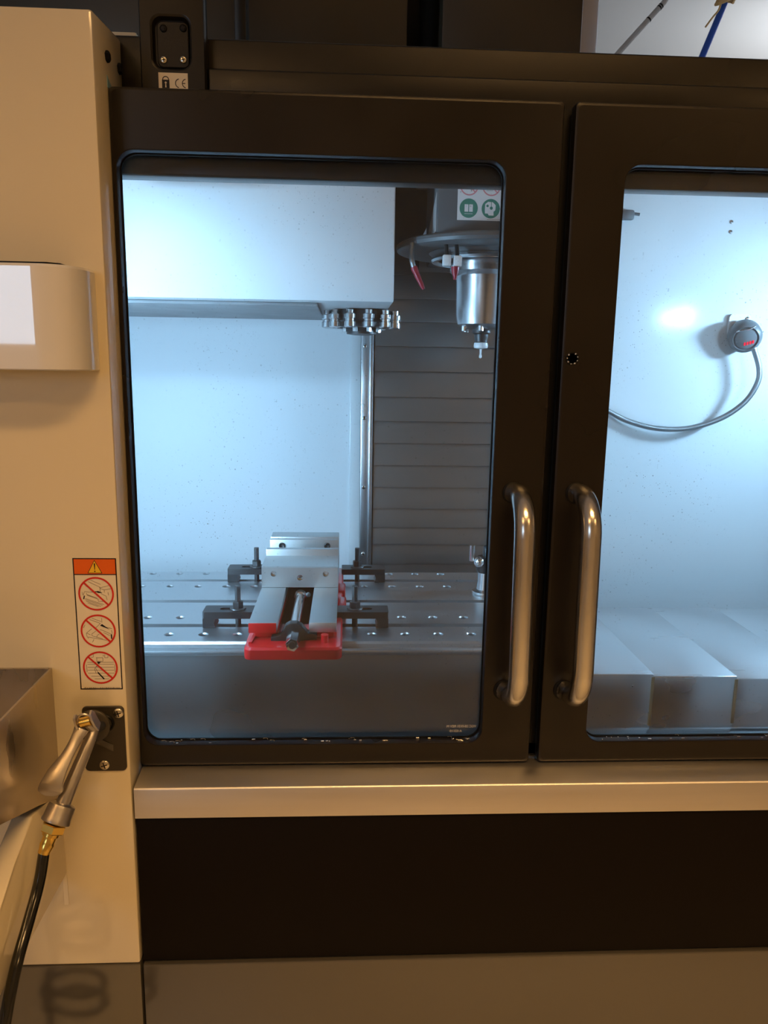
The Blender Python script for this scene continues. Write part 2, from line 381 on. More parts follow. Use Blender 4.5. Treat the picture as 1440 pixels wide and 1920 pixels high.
# ---- doors (parts of the machine): each opens on its own
def door(dx0, dx1, wx0, wx1, hx, label, text=False, plug=False):
    z0, z1, wz0, wz1, R_ = .9725, 1.806, 1.0025, 1.739, .020
    TH = .0165
    m = MB()
    m.loops([rrect(dx0, dx1, z0, z1, .005, TH), rrect(dx0, dx1, z0, z1, .005, .004), rrect(dx0+.0012, dx1-.0012, z0+.0012, z1-.0012, .005, .0012),
             rrect(dx0+.004, dx1-.004, z0+.004, z1-.004, .005, 0), rrect(dx0+.0046, dx1-.0046, z0+.0046, z1-.0046, .005, 0), rrect(wx0-.0014, wx1+.0014, wz0-.0014, wz1+.0014, R_+.0012, 0), rrect(wx0-.0012, wx1+.0012, wz0-.0012, wz1+.0012, R_+.001, 0),
             rrect(wx0-.0003, wx1+.0003, wz0-.0003, wz1+.0003, R_, .0004), rrect(wx0, wx1, wz0, wz1, R_, .0014), rrect(wx0, wx1, wz0, wz1, R_, TH)], closed=True)
    d = m.build('sliding_door', 'black_paint', M, 30, label=label)
    g = MB()
    g.loops([rrect(wx0, wx1, wz0, wz1, R_, .0142), rrect(wx0+.0012, wx1-.0012, wz0+.0012, wz1-.0012, R_-.001, .0142),
             rrect(wx0+.0016, wx1-.0016, wz0+.0016, wz1-.0016, R_-.001, .0164), rrect(wx0, wx1, wz0, wz1, R_, .0164)], closed=True)
    g.build('gasket', 'rubber', d)
    p = MB(); px0 = max(wx0-.012, dx0+.0005)
    p.loops([rrect(px0, wx1+.012, wz0-.012, wz1+.012, R_, .0168), rrect(px0, wx1+.012, wz0-.012, wz1+.012, R_, .0228)], cap0=True, cap1=True)
    p.build('window_pane', 'door_glass', d)
    # handle
    top, bot, out, rad, br = 1.3455, 1.078, -.056, .0130, .046
    pts = [(hx-.004, .0, top)]
    for k in range(11):
        a_ = math.pi/2*k/10; pts.append((hx, out+br-br*math.sin(a_), top-br+br*math.cos(a_)))
    for k in range(11):
        a_ = math.pi/2*k/10; pts.append((hx+.002, out+br-br*math.cos(a_), bot+br-br*math.sin(a_)))
    pts.append((hx-.004, 0, bot))
    MB().tube(pts, rad, 28).build('handle', 'stainless_handle', d, 60, label='brushed stainless bar handle')
    for z in (top, bot):
        MB().lathe([(.0140, 0), (.0142, .0008), (.0138, .0014), (.0132, .0018)], (hx-.004, 0, z), (0, -1, 0), 28).build('handle_ring', 'rubber', d)
    if text: MB().box(.2400, .2745, .0235, .0300, z0, z1-.002, .001).build('overlap_strip', 'rubber', d)
    if plug:
        MB().lathe([(.0082, 0), (.0082, .0006), (.0074, .0012), (.0062, .0006), (.0058, -.002), (.0001, -.003)], (.277, 0, 1.5135), (0, -1, 0), 20).build('lock_socket', 'rubber', d)
        k = MB()
        for i in range(9):
            if i in (2,): continue
            a_ = i*2*math.pi/9+.3; k.sphere((.277+.0066*math.cos(a_), -.0008, 1.5135+.0066*math.sin(a_)), .0009+.0004*(i % 2), 6)
        k.build('socket_rim', 'chip_metal', d)
    if text:
        m = MB()
        for body, size, xr, z in (('VGC 28-0131 REV M', .0052, .1795, 1.0165), ('A 02110', .0048, .1600, 1.0098)):
            vs, fs = text_mesh(body, size)
            wid = max(v.x for v in vs); k = (.0405 if 'VGC' in body else .0165)/wid
            nv = [m.bm.verts.new((xr-v.x*k, .0166, z+v.y)) for v in vs]
            for f in fs: m._f([nv[i] for i in f])
        m.build('etched_text', 'etched', d, label='mirrored pale etched lettering on the glass')
    return d
dL = door(-.2715, .2510, -.2655, .1845, .2155, 'left black sliding door with bar handle and wide clear window', text=True)
dR = door(.2630, .7850, .3275, .7200, .2965, 'right black sliding door with bar handle and round lock socket', plug=True)

# ------------------------------------------------------------------ work table
TZ = 1.010
T = thing('work_table', (-.14, .6, .82), 'slotted ground steel work table carrying the red vise', 'machine table')
prof = [(.362, TZ-.004), (.366, TZ), ]
slots = (.452, .604, .762)
for y in slots:
    prof += [(y-.009, TZ), (y-.009, TZ-.016), (y-.016, TZ-.016), (y-.016, TZ-.030), (y+.016, TZ-.030), (y+.016, TZ-.016), (y+.009, TZ-.016), (y+.009, TZ)]
prof += [(.834, TZ), (.838, TZ-.004), (.838, TZ-.06), (.362, TZ-.06)]
tb = MB(); tb.prism(prof, 'x', -.66, .40)
cut = MB()
for rowy, x0 in ((.403, -.262), (.499, -.262), (.714, -.268), (.819, -.270)):
    for k in range(-4, 9):
        x = x0 + .0622*k
        if -.62 < x < .37 and k not in (2, 3): cut.lathe([(.0072, -.05), (.0072, -.0022), (.0095, .0002), (.0095, .004)], (x, rowy, TZ), (0, 0, 1), 14)
tb.build('slotted_top', 'steel_table', T, 30, cut=cut)
ap = MB(); ap.box(-.66, .40, .352, .360, .818, .992, .003); ap.build('front_apron', 'apron_steel', T)
MB().box(-.66, .40, .346, .362, .990, 1.0005, .003).build('coolant_lip', 'steel_table', T)
MB().box(-.50, .35, .42, .80, .722, .949, .004).build('saddle', 'dark_steel', T)

# stepped covers beside the table
K = thing('telescopic_cover', (.7, .56, .72), 'stepped stainless telescopic way cover beside the table', 'way cover')
for i, (x0, x1, z, yf, yb) in enumerate(((.402, .572, .9485, .356, .742), (.560, .735, .9405, .363, .775), (.724, .905, .9325, .370, .80), (.893, 1.08, .9245, .377, .82))):
    c = MB(); c.prism([(yf, .84-.004*i), (yf, z), (yb, z), (yb, .84), (yf+.03, .78), (yf+.012, .82)], 'x', x0, x1, .003)
    c.build('cover_panel', 'steel_cover', K)
    e = MB(); e.box(x1-.0045, x1+.0012, yf-.0012, yf+.001, .846, z-.006, .0004); e.build('wiper_edge', 'print_line', K)
screw('rivet', (.532, .3555, .925), .0022, 'chrome', K)
MB().box(.402, 1.14, .45, .70, .722, .80, .004).build('way_support', 'dark_steel', K)

# ------------------------------------------------------------------ column way cover with slats
G = thing('column_cover', (.34, 1.16, .72), 'grey metal column way cover of overlapping horizontal slats', 'way cover')
MB().box(.0745, .62, 1.175, 1.198, .73, 1.790).build('backing', 'way_cover', G)
zs = [1.745, 1.68, 1.62, 1.555, 1.4885, 1.419, 1.353, 1.292, 1.230, 1.168, 1.107, 1.052, 1.002, .945, .89, .83, .77]
for z1_, z0_ in zip(zs, zs[1:]):
    MB().prism([(1.170, z1_+.006), (1.174, z1_+.006), (1.1665, z0_), (1.158, z0_), (1.158, z0_+.004)], 'x', .075, .62).build('slat', 'way_cover', G)

# ------------------------------------------------------------------ tool changer
TC = thing('tool_changer', (-.3, .9, 1.57), 'white boxed tool changer with a steel tool carousel hanging beneath', 'tool changer')
MB().box(-.70, .0905, .60, 1.185, 1.6245, 1.945, .004).build('cover_box', 'cover_white', TC)
MB().box(-.70, .108, .615, 1.080, 1.946, 2.45, .003).build('top_cover', 'upper_panel', TC)
MB().box(-.60, -.06, .64, 1.10, 1.6165, 1.6243, .004).build('under_plate', 'grey_paint', TC)
cx, cy = .032, .84
ca = MB(); ca.lathe([(.03, 1.6242), (.066, 1.6242), (.068, 1.618), (.068, 1.600), (.05, 1.598), (.05, 1.588), (.034, 1.586), (.034, 1.572), (.02, 1.570)], (cx, cy, 0), (0, 0, 1), 40)
ca = ca.build('carousel', 'dark_steel', TC)
for k in range(12):
    a_ = math.radians(10+30*k); px, py = cx+.078*math.cos(a_), cy+.078*math.sin(a_)
    h = MB(); h.lathe([(.010, 1.584), (.0135, 1.586), (.0135, 1.596), (.0115, 1.598), (.0115, 1.602), (.0140, 1.604), (.0140, 1.612), (.009, 1.614), (.009, 1.622)], (px, py, 0), (0, 0, 1), 18)
    h.build('tool_pocket', 'chrome' if k % 3 else 'spindle_steel', ca)
for k in range(8):
    a_ = math.radians(22+45*k); MB().cyl((cx+.04*math.cos(a_), cy+.04*math.sin(a_), 1.577), (cx+.04*math.cos(a_), cy+.04*math.sin(a_), 1.592), .0065, n=6).build('bolt', 'chrome', ca)

# ------------------------------------------------------------------ spindle head
H = thing('spindle_head', (.29, .74, 1.53), 'dark grey spindle head with bright steel nose and round coolant ring', 'spindle head')
hx, hy = .292, .735
MB().box(.171, .434, .60, .80, 1.757, 1.940, .004).build('head_cover', 'head_grey', H)
MB().prism([(.603, 1.760), (.603, 1.832), (.797, 1.762)], 'x', .1700, .1709).build('side_face', 'rib_paint', H)  # lit part of the head cover's side, painted as a paler triangle
MB().box(.205, .42, .801, 1.12, 1.757, 1.940, .004).build('head_arm', 'dark_steel', H)
MB().box(.171, .434, .60, 1.12, 1.9405, 2.45, .004).build('upper_cover', 'upper_panel', H)
MB().prism([(.112, 1.95), (.112, 2.5), (.229, 2.5), (.229, 1.952), (.225, 1.901), (.186, 1.822), (.182, 1.735), (.112, 1.735)], 'y', 1.09, 1.11).build('cable_guard', 'guard_brown', H)
MB().box(.4345, .500, .72, .80, 1.757, 2.45, .004).build('side_rib', 'rib_paint', H)
rg = MB(); rg.lathe([(.055, 1.757), (.180, 1.757), (.188, 1.753), (.190, 1.747), (.188, 1.741), (.180, 1.738), (.12, 1.738), (.11, 1.730), (.055, 1.728)], (hx, hy, 0), (0, 0, 1), 56)
rg = rg.build('coolant_ring', 'head_grey', H, 25)
MB().lathe([(.105, 1.729), (.112, 1.729), (.115, 1.724), (.112, 1.7195), (.105, 1.719), (.10, 1.724)], (hx, hy, 0), (0, 0, 1), 56, cap=False).build('ring_pipe', 'spindle_steel', H)
sp = MB(); sp.lathe([(.074, 1.728), (.074, 1.700), (.060, 1.692), (.058, 1.61), (.055, 1.592), (.046, 1.586), (.036, 1.582), (.02, 1.582)], (hx, hy, 0), (0, 0, 1), 48)
sp.build('spindle_nose', 'spindle_steel', H)
for k in range(6):
    a_ = math.radians(15+60*k); MB().cyl((hx+.044*math.cos(a_), hy+.044*math.sin(a_), 1.578), (hx+.044*math.cos(a_), hy+.044*math.sin(a_), 1.588), .006, n=10).build('drive_bolt', 'chrome', H)
tl = MB(); tl.lathe([(.02, 1.583), (.020, 1.575), (.015, 1.572), (.015, 1.566), (.0135, 1.562), (.0135, 1.556), (.010, 1.554)], (hx-.002, hy, 0), (0, 0, 1), 28); tl = tl.build('tool_holder', 'dark_steel', H)
MB().lathe([(.008, 1.556), (.0145, 1.554), (.0155, 1.548), (.0145, 1.543), (.006, 1.541)], (hx-.002, hy, 0), (0, 0, 1), 28).build('probe_body', 'white_plastic', H)
MB().lathe([(.0025, 1.542), (.0018, 1.530), (.0030, 1.527), (.0030, 1.523), (.0008, 1.521)], (hx-.002, hy, 0), (0, 0, 1), 12).build('probe_stylus', 'white_plastic', H)
for x, y, z in ((.193, .598, 1.705), (.214, .598, 1.704)):
    MB().box(x-.008, x+.008, y-.006, y+.01, z-.010, z+.011, .002).build('nozzle_block', 'white_plastic', H)
    MB().cyl((x, y+.004, z+.01), (x, y+.02, 1.74), .004).build('nozzle_stem', 'dark_steel', H)
MB().lathe([(.008, .0), (.0075, .008), (.004, .018), (.003, .024)], (.210, .598, 1.694), (0, 0, -1), 14).build('nozzle_tip', 'red_plastic', H)
MB().tube(spline([(.128, .640, 1.742), (.126, .63, 1.72), (.127, .62, 1.705), (.130, .62, 1.695)], 4), [.005]*13).build('nozzle_pipe', 'conduit', H)
MB().tube(spline([(.130, .62, 1.695), (.136, .62, 1.682), (.143, .62, 1.668), (.151, .62, 1.653)], 4), [.0065, .0068, .0068, .0060, .0055, .0058, .0058, .0050, .0046, .0048, .0046, .0036, .003]).build('nozzle_tip', 'red_plastic', H)

# ------------------------------------------------------------------ LED work lights on the enclosure walls
def work_light(c, n, w, power, label, aim, spread=180, upright=False, hh=.020):
    c = Vector(c); n = Vector(n); t = thing('work_light', c, label, 'work light', 'work lights inside the machine')
    u = Vector((0, 0, 1)) if upright else Vector((1, 0, 0)) if abs(n.x) < .5 else Vector((0, 1, 0)); v = n.cross(u).normalized()
    def slab(name, d0, d1, hw, hh, mm):
        m = MB(); m.loops([[c+n*d+u*i*hw+v*j*hh for i, j in ((-1, -1), (1, -1), (1, 1), (-1, 1))] for d in (d0, d1)], cap0=True, cap1=True); m.build(name, mm, t)
    slab('housing', 0, .022, w/2+.012, hh+.008, 'lamp_body'); slab('diffuser', .0222, .025, w/2, hh, 'led_panel')
    p = c+n*.028
    a = area('work_light_lamp', p, p+Vector(aim), *((2*hh, w) if upright else (w, 2*hh)), power, COOL, spread=math.radians(spread)); a.parent = t; a.location = p-c
S2 = math.sqrt(.5)
work_light((1.38, .108, 1.758), (0, S2, -S2), .13, LED_W*.17, 'cool white work light at the right end of the front header', (-.12, 1, -.42), 160, hh=.045)
work_light((-.46, .108, 1.772), (0, S2, -S2), .16, LED_W*.18, 'cool white work light at the left end of the front header', (.2, .62, -.72), 150)
work_light((IX1, .86, 1.69), (-1, 0, 0), .20, LED_W*.52, 'cool white work light on the right inner wall of the machine', (-1, .1, -.35), 150)
work_light((IX0, .15, 1.27), (1, 0, 0), .34, LED_W*.50, 'added tall cool white fill light in the left front corner of the machine', (.55, 1, .02), 170, True)  # added fill light that brightens the back wall below the tool changer

# ------------------------------------------------------------------ vise
V = thing('machine_vise', (-.0915, .5, TZ), 'red cast machine vise with ground steel jaws on the table', 'vise')
vx0, vx1 = -.168, -.016
bs = MB(); bs.loops([[(x, y, z) for x, _, y in rrect(-.172+i, -.006-i, .278+i, .80-i, .012, 0, 4)] for i, z in ((0.0005, TZ), (0, TZ+.003), (0, TZ+.017), (.003, TZ+.021))], cap0=True, cap1=True)
bs = bs.build('base', 'vise_red', V)
for x0, x1 in ((-.160, -.118), (-.062, -.020)):
    MB().box(x0, x1, .330, .80, TZ+.0205, 1.0465, .003).build('bed_web', 'vise_red', V)
MB().prism([(-.166, .30), (-.160, .30), (-.152, .40), (-.158, .40)], 'z', TZ+.020, TZ+.024).build('base_rib', 'vise_red', V)
MB().cyl((-.036, .306, TZ+.021), (-.036, .306, 1.045), .0065).build('base_boss', 'vise_red', V)
MB().box(vx0, -.1195, .317, .80, 1.0445, 1.0625, .001).build('bed_rail', 'ground_steel', V)
MB().box(-.0635, vx1, .317, .80, 1.0445, 1.0625, .001).build('bed_rail', 'ground_steel', V)
MB().box(vx0+.0004, -.1199, .3150, .3168, 1.0445, 1.0618, .0004).build('rail_end_cap', 'vise_red', V)
MB().box(-.1195, -.0635, .40, .80, TZ+.021, 1.028, 0).build('bed_channel', 'vise_red', V)
# right-hand flanges of the casting
MB().box(-.016, -.001, .60, .66, TZ, 1.035, .004).build('side_flange', 'vise_red', V)
MB().box(-.016, .001, .49, .56, TZ, 1.035, .004).build('side_flange', 'vise_red', V)
# movable jaw
mj = MB(); mj.prism([(.528, 1.0632), (.528, 1.1035), (.531, 1.1055), (.619, 1.1055), (.619, 1.0632)], 'x', vx0, vx1)
cutj = MB()
for x, r_ in ((-.144, .006), (-.040, .006)): cutj.cyl((x, .50, 1.091), (x, .545, 1.091), r_, n=18)
cutj.cyl((-.0915, .50, 1.083), (-.0915, .55, 1.083), .006, n=18)
mj = mj.build('movable_jaw', 'ground_steel', V, 30, cut=cutj)
for x, z in ((-.144, 1.091), (-.040, 1.091), (-.0915, 1.083)):
    MB().lathe([(.0001, .006), (.003, .006), (.0032, .0075), (.0055, .008), (.0055, 0)], (x, .540, z), (0, -1, 0), 14).build('jaw_screw', 'chrome', mj)
MB().box(vx0, vx1, .6195, .634, 1.066, 1.1195, .0012).build('jaw_plate', 'ground_steel', V)
MB().box(vx0, vx1, .700, .714, 1.0632, 1.1215, .0012).build('jaw_plate', 'ground_steel', V)
for x in (-.142, -.042): MB().lathe([(.007, 0), (.007, .003), (.0055, .004), (.001, .002)], (x, .7005, 1.108), (0, -1, 0), 14).build('plate_screw', 'clamp_black', V)
MB().box(vx0, vx1, .7145, .765, 1.0632, 1.1245, .0015).build('fixed_jaw', 'ground_steel', V)
# screw
MB().lathe([(.011, 0), (.0115, .001), (.0115, .020), (.0095, .021), (.0095, .19), (.012, .1905), (.012, .205)], (-.0905, .322, 1.0445), (0, 1, 0.012), 24).build('lead_screw', 'chrome', V)
MB().lathe([(.0001, -.001), (.0060, -.001), (.0062, .0015), (.0112, .0), (.0118, .002), (.0118, .052), (.009, .054)], (-.0885, .258, 1.0435), (0, 1, 0), 6).build('hex_drive', 'chrome', V, 20)
MB().cyl((-.0885, .2568, 1.0435), (-.0885, .2585, 1.0435), .0062, n=18).build('hex_socket', 'clamp_black', V)
MB().prism([(-.129, 1.037), (-.112, 1.039), (-.104, 1.058), (-.096, 1.0625), (-.084, 1.0625), (-.076, 1.058), (-.066, 1.044), (-.050, 1.043), (-.050, 1.033), (-.070, 1.032), (-.080, 1.030), (-.100, 1.030), (-.112, 1.031), (-.129, 1.029)], 'y', .312, .330, .001).build('screw_support', 'clamp_black', V)
MB().lathe([(.004, 0), (.005, .003), (.005, .006), (.003, .007)], (-.073, .505, 1.055), (-.2, -1, .3), 10).build('lock_nut', 'dark_steel', V)

# ------------------------------------------------------------------ clamps
def clamp(x, y, rot, label):
    t = thing('step_clamp', (0, 0, 0), label, 'clamp', 'black clamps holding the vise')
    # runs from +x (vise side) to the outer leg at -x; local origin at the outer end, on the table
    b_ = MB(); b_.loops([[(px, py, z) for px, _, py in rrect(0, .10, -.021, .021, .003, 0, 3)] for z in (.0185, .0315)], cap0=True, cap1=True)
    ct = MB(); ct.loops([[(px, py, z) for px, _, py in rrect(.030, .078, -.007, .007, .0068, 0, 5)] for z in (.01, .04)], cap0=True, cap1=True)
    b_.build('strap', 'clamp_black', t, 30, cut=ct)
    MB().prism([(0, 0.0006), (.024, .0006), (.021, .010), (.024, .0184), (0, .0184)], 'y', -.0205, .0205).build('heel_leg', 'clamp_black', t)
    MB().cyl((.064, 0, -.010), (.064, 0, .077), .0055, n=14).build('stud', 'dark_steel', t)
    for k in range(9): pass
    MB().lathe([(.0145, .0316), (.0145, .034), (.0105, .0345), (.0105, .046), (.0085, .0475), (.0055, .0475)], (.064, 0, 0), (0, 0, 1), 6).build('flange_nut', 'clamp_black', t, 20)
    MB().lathe([(.015, .0316), (.0155, .0325), (.0145, .0345), (.006, .0345)], (.064, 0, 0), (0, 0, 1), 24).build('washer', 'dark_steel', t)
    t.location = (x, y, TZ); t.rotation_euler = (0, 0, rot)
    return t
clamp(-.2695, .4575, 0, 'black clamp at the front left of the red vise')
clamp(.0815, .4575, math.pi, 'black clamp at the front right of the red vise')
clamp(-.2700, .766, 0, 'black clamp at the rear left, behind the front left clamp')
clamp(.0900, .766, math.pi, 'black clamp at the rear right, beside the column trim')

# tool setter at the edge of the window
Q = thing('tool_setter', (.306, .665, TZ), 'chrome tool setting probe standing on the table near the door edge', 'tool setter')
MB().lathe([(.024, .0), (.026, .002), (.026, .006), (.017, .010), (.015, .03), (.015, .048), (.010, .052)], (.306, .665, TZ), (0, 0, 1), 28).build('base', 'chrome', Q)
MB().lathe([(.018, .050), (.020, .054), (.020, .080), (.016, .084)], (.306, .665, TZ), (0, 0, 1), 24).build('body', 'clamp_black', Q)
MB().sphere((.290, .650, TZ+.075), .012, 14).build('knob', 'chrome', Q)
MB().lathe([(.012, .084), (.012, .104), (.010, .107)], (.312, .665, TZ), (0, 0, 1), 20).build('disc', 'clamp_black', Q)
MB().cyl((.276, .66, TZ+.075), (.276, .66, TZ+.11), .006).build('side_post', 'chrome', Q)

# probe receiver on the back wall
P = thing('probe_receiver', (1.085, 1.2, 1.585), 'grey probe receiver with red display glowing on the white back wall', 'sensor')
ax = Vector((-.30, -.90, -.32)).normalized(); c0 = Vector((1.102, 1.172, 1.602))
bd = MB(); bd.lathe([(.030, -.02), (.040, -.015), (.044, .0), (.044, .022), (.039, .034), (.033, .038), (.030, .034)], c0, ax, 24)
bd = bd.build('body', 'receiver_grey', P)
MB().lathe([(.030, .033), (.027, .038), (.015, .041), (.001, .042)], c0, ax, 24).build('lens', 'lens_grey', P)
u_ = Vector((0, 0, 1)); u_ = (u_-ax*u_.dot(ax)).normalized(); w_ = ax.cross(u_)
if w_.x < 0: w_ = -w_
ld = MB()
for k in range(4):
    q0 = c0 + ax*.042 + w_*(.0085+.0068*(k-1.5)) - u_*(.013-.0020*k)
    ld.loops([[q0+ax*t_+w_*i*.0018+u_*j*.004 for i, j in ((-1, -1), (1, -1), (1, 1), (-1, 1))] for t_ in (-.004, .0004)], cap0=True, cap1=True)
ld.build('red_display', 'led_red', P, label='glowing red display')
br_ = MB(); br_.loops([[(px, y, pz) for px, _, pz in rrect(1.065, 1.128, 1.60, 1.660, .012, 0, 4)] for y in (1.199, 1.190)], cap0=True, cap1=True); br_.build('bracket', 'white_plastic', P)
screw('screw', (1.116, 1.190, 1.647), .006, 'chrome', P)
MB().tube(spline([c0+ax*.030-w_*.034+u_*.012, c0+ax*.040-w_*.018+u_*.024, c0+ax*.040+w_*.004+u_*.027, c0+ax*.034+w_*.020+u_*.034], 5), .0022, 8).build('guard_wire', 'chrome', P)
cpts = spline([(1.118, 1.15, 1.575), (1.1411, 1.147, 1.513), (1.1398, 1.147, 1.4689), (1.1103, 1.15, 1.4166), (1.05, 1.158, 1.3709), (0.9648, 1.168, 1.3419), (0.8763, 1.177, 1.3402), (0.8006, 1.184, 1.3581), (0.7509, 1.188, 1.3803), (0.641, 1.19, 1.4389), (0.5629, 1.191, 1.4899)], 8)
MB().tube(cpts, .0075, 12).build('conduit', 'conduit', P, label='ribbed metal conduit looping down to the left')
MB().lathe([(.0095, 0), (.0095, .012), (.008, .014)], (1.118, 1.15, 1.575), (.3, -.05, -1), 12).build('conduit_nut', 'chrome', P)
sm = MB(); sm.box(.735, .772, 1.180, 1.1995, 1.900, 1.926, .006); sm.cyl((.772, 1.19, 1.917), (.787, 1.188, 1.915), .004)
tag(sm.build('wall_nozzle', 'receiver_grey', None, loc=(.75, 1.199, 1.9)), 'small grey nozzle on the white back wall near the door frame', 'nozzle')
for z, l in ((1.904, 'upper of two water drops on the white back wall'), (1.878, 'lower of two water drops on the white back wall')):  # two water drops, built with screw heads
    o_, s2 = screw('wall_drop', (1.049, 1.1995, z), .005, 'steel_cover', None); tag(o_, l, 'screw', 'small water drops on the back wall')
    s2.parent = o_

# ------------------------------------------------------------------ flat printed labels
class Decal:
    """2-D print laid on a vertical face looking towards -Y; u = X, v = Z"""
    def __init__(s, mats): s.m = MB(); s.mats = mats; s.y = 0
    def use(s, name, y): s.m.mi = s.mats.index(name); s.y = y; return s
    def pg(s, pts): s.m.poly([(u, s.y, v) for u, v in pts]); return s
    def rect(s, u0, u1, v0, v1): return s.pg([(u0, v0), (u1, v0), (u1, v1), (u0, v1)])
    def frame(s, u0, u1, v0, v1, t):
        s.rect(u0, u1, v0, v0+t); s.rect(u0, u1, v1-t, v1); s.rect(u0, u0+t, v0+t, v1-t); return s.rect(u1-t, u1, v0+t, v1-t)
    def disc(s, u, v, r, n=32): return s.pg([(u+r*math.cos(2*math.pi*i/n), v+r*math.sin(2*math.pi*i/n)) for i in range(n)])
    def ring(s, u, v, r0, r1, n=40, a0=0, a1=360):
        for i in range(n):
            a, b = math.radians(a0+(a1-a0)*i/n), math.radians(a0+(a1-a0)*(i+1)/n)
            s.pg([(u+r*math.cos(t), v+r*math.sin(t)) for r, t in ((r0, a), (r1, a), (r1, b), (r0, b))])
        return s
    def line(s, pts, w):
        for (a, b), (c, d) in zip(pts, pts[1:]):
            l = math.hypot(c-a, d-b) or 1; nx, ny = -(d-b)/l*w/2, (c-a)/l*w/2
            s.pg([(a+nx, b+ny), (c+nx, d+ny), (c-nx, d-ny), (a-nx, b-ny)])
        return s
    def done(s, name, loc, label, cat):
        s.m.bm.normal_update()
        o = s.m.build(name, s.mats, None, loc=loc); return tag(o, label, cat)
# three-pictogram warning label on the pillar
PY = -.042
D = Decal(['paper_cream', 'print_black', 'print_orange', 'print_yellow', 'print_red', 'print_line'])
u0, u1, v0, v1 = -.3278, -.2762, 1.1010, 1.2690
D.m.mi = 0; D.m.box(u0, u1, PY-.0003, PY, v0, v1)
D.use('print_black', PY-.0004).frame(u0, u1, v0, v1, .0014)
D.use('print_orange', PY-.0004).rect(u0+.0011, u1-.0011, 1.2492, v1-.0011)
D.use('print_black', PY-.0005).rect(u0, u1, 1.2480, 1.2492)
um = (u0+u1)/2
D.use('print_black', PY-.0005).pg([(um-.0088, 1.2502), (um+.0088, 1.2502), (um, 1.2668)])
D.use('print_yellow', PY-.0006).pg([(um-.0077, 1.2508), (um+.0077, 1.2508), (um, 1.2655)])
D.use('print_black', PY-.0007).pg([(um-.0009, 1.2625), (um+.0009, 1.2625), (um+.0003, 1.2545), (um-.0003, 1.2545)]).disc(um, 1.2526, .00085, 12)
R1 = .0212
def picto(cv, lines, dark, pl):
    cu = um
    f = lambda p: (cu+p[0]*R1*.92, cv+p[1]*R1*.92)
    D.use('print_line', PY-.0005)
    for l in lines: D.line([f(p) for p in l], .00055)
    D.use('print_black', PY-.0006)
    for q in dark: D.pg([f(p) for p in q])
    for q, w_l in pl: D.line([f(p) for p in q], w_l)
    D.use('print_red', PY-.0008).ring(cu, cv, R1*.90, R1)
    D.use('print_red', PY-.0009).line([(cu-R1*.68, cv+R1*.68), (cu+R1*.68, cv-R1*.68)], .0021)
picto(1.2245, [[(-.45, .78), (.2, .45), (.25, .38), (.85, .55)], [(-.3, .88), (.3, .6)], [(.25, .45), (.25, .12)], [(.25, .35), (.5, .25), (.9, .32)], [(.5, .25), (.5, .08)],
               [(.72, .1), (.75, -.1)], [(-.85, .1), (-.8, -.1), (-.7, .15), (-.4, .1)], [(-.6, .05), (-.55, -.1), (.1, -.35), (.1, -.48)], [(-.7, -.3), (.45, -.7)], [(-.7, -.38), (.35, -.75)],
               [(-.65, -.48), (.25, -.82)], [(-.55, -.6), (.1, -.84)], [(.3, .0), (.6, -.15), (.65, -.4)], [(-.6, .5), (-.3, .3)], [(-.55, -.06), (.05, -.28)], [(.1, -.5), (.4, -.5)]],
      [[(-.05, .14), (.12, .18), (.4, .06), (.15, .05)], [(-.5, .10), (0, .16), (0, .10)]], [([(-.72, -.12), (-.78, -.35)], .0014)])
picto(1.1772, [[(-.5, .75), (.15, .5)], [(-.35, .84), (.2, .62)], [(.25, .55), (.25, .85)], [(.15, .5), (-.15, .2)], [(-.4, .15), (-.75, -.15), (-.72, -.35), (-.62, -.5)], [(-.15, .0), (-.42, -.2), (-.4, -.32), (.25, -.52)],
               [(.05, -.2), (-.1, -.3), (-.1, -.42)], [(-.72, -.15), (-.5, -.25)], [(-.65, -.4), (.5, -.62)], [(-.3, -.55), (-.4, -.75)], [(.1, .1), (.35, 0), (.75, -.2)], [(.3, -.1), (.7, -.3)], [(.5, .25), (.85, .15)],
               [(-.8, .4), (-.9, .2)], [(.8, .05), (.85, -.1), (.8, -.25)]],
      [[(.12, .35), (.25, .46), (.7, .10), (.35, .25)]], [([(.79, -.22), (.80, -.52)], .0016)])
picto(1.1298, [[(-.8, y_), (.85, y_)] for y_ in (.35, .22, .02, -.18, -.38)] + [[(-.6, -.58), (.7, -.58)], [(-.4, -.76), (.5, -.76)], [(-.4, .9), (-.4, .7), (-.55, .68)], [(-.2, .66), (-.2, .42), (.18, .42), (.18, .66), (-.25, .66)],
               [(.3, .85), (.3, .66), (.5, .66), (.5, .8)], [(-.85, .2), (-.85, -.3)], [(.9, .2), (.9, -.3)], [(-.25, .1), (-.38, -.1), (-.28, -.4)], [(-.3, -.05), (-.18, -.3)]],
      [[(-.18, .40), (.05, .38), (-.05, .26), (-.15, .25)], [(-.2, .2), (-.12, .2), (-.25, .0)]], [([(-.18, -.32), (.2, -.78)], .0017), ([(.2, .78), (.24, .80)], .001)])
D.use('print_line', PY-.0005)
uu = u0+.0045
random.seed(3)
for k in range(26):      # the small print is too fine to read in the photograph: short unreadable strokes
    w_k = random.choice((.0006, .0009, .0013)); D.rect(uu, uu+w_k, v0+.0016, v0+.0016+random.choice((.0010, .0013))); uu += w_k+random.choice((.0004, .0004, .0009))
D.done('warning_label', (um, PY, v0), 'tall warning label with orange header and three crossed-out pictograms on cream pillar', 'warning label')
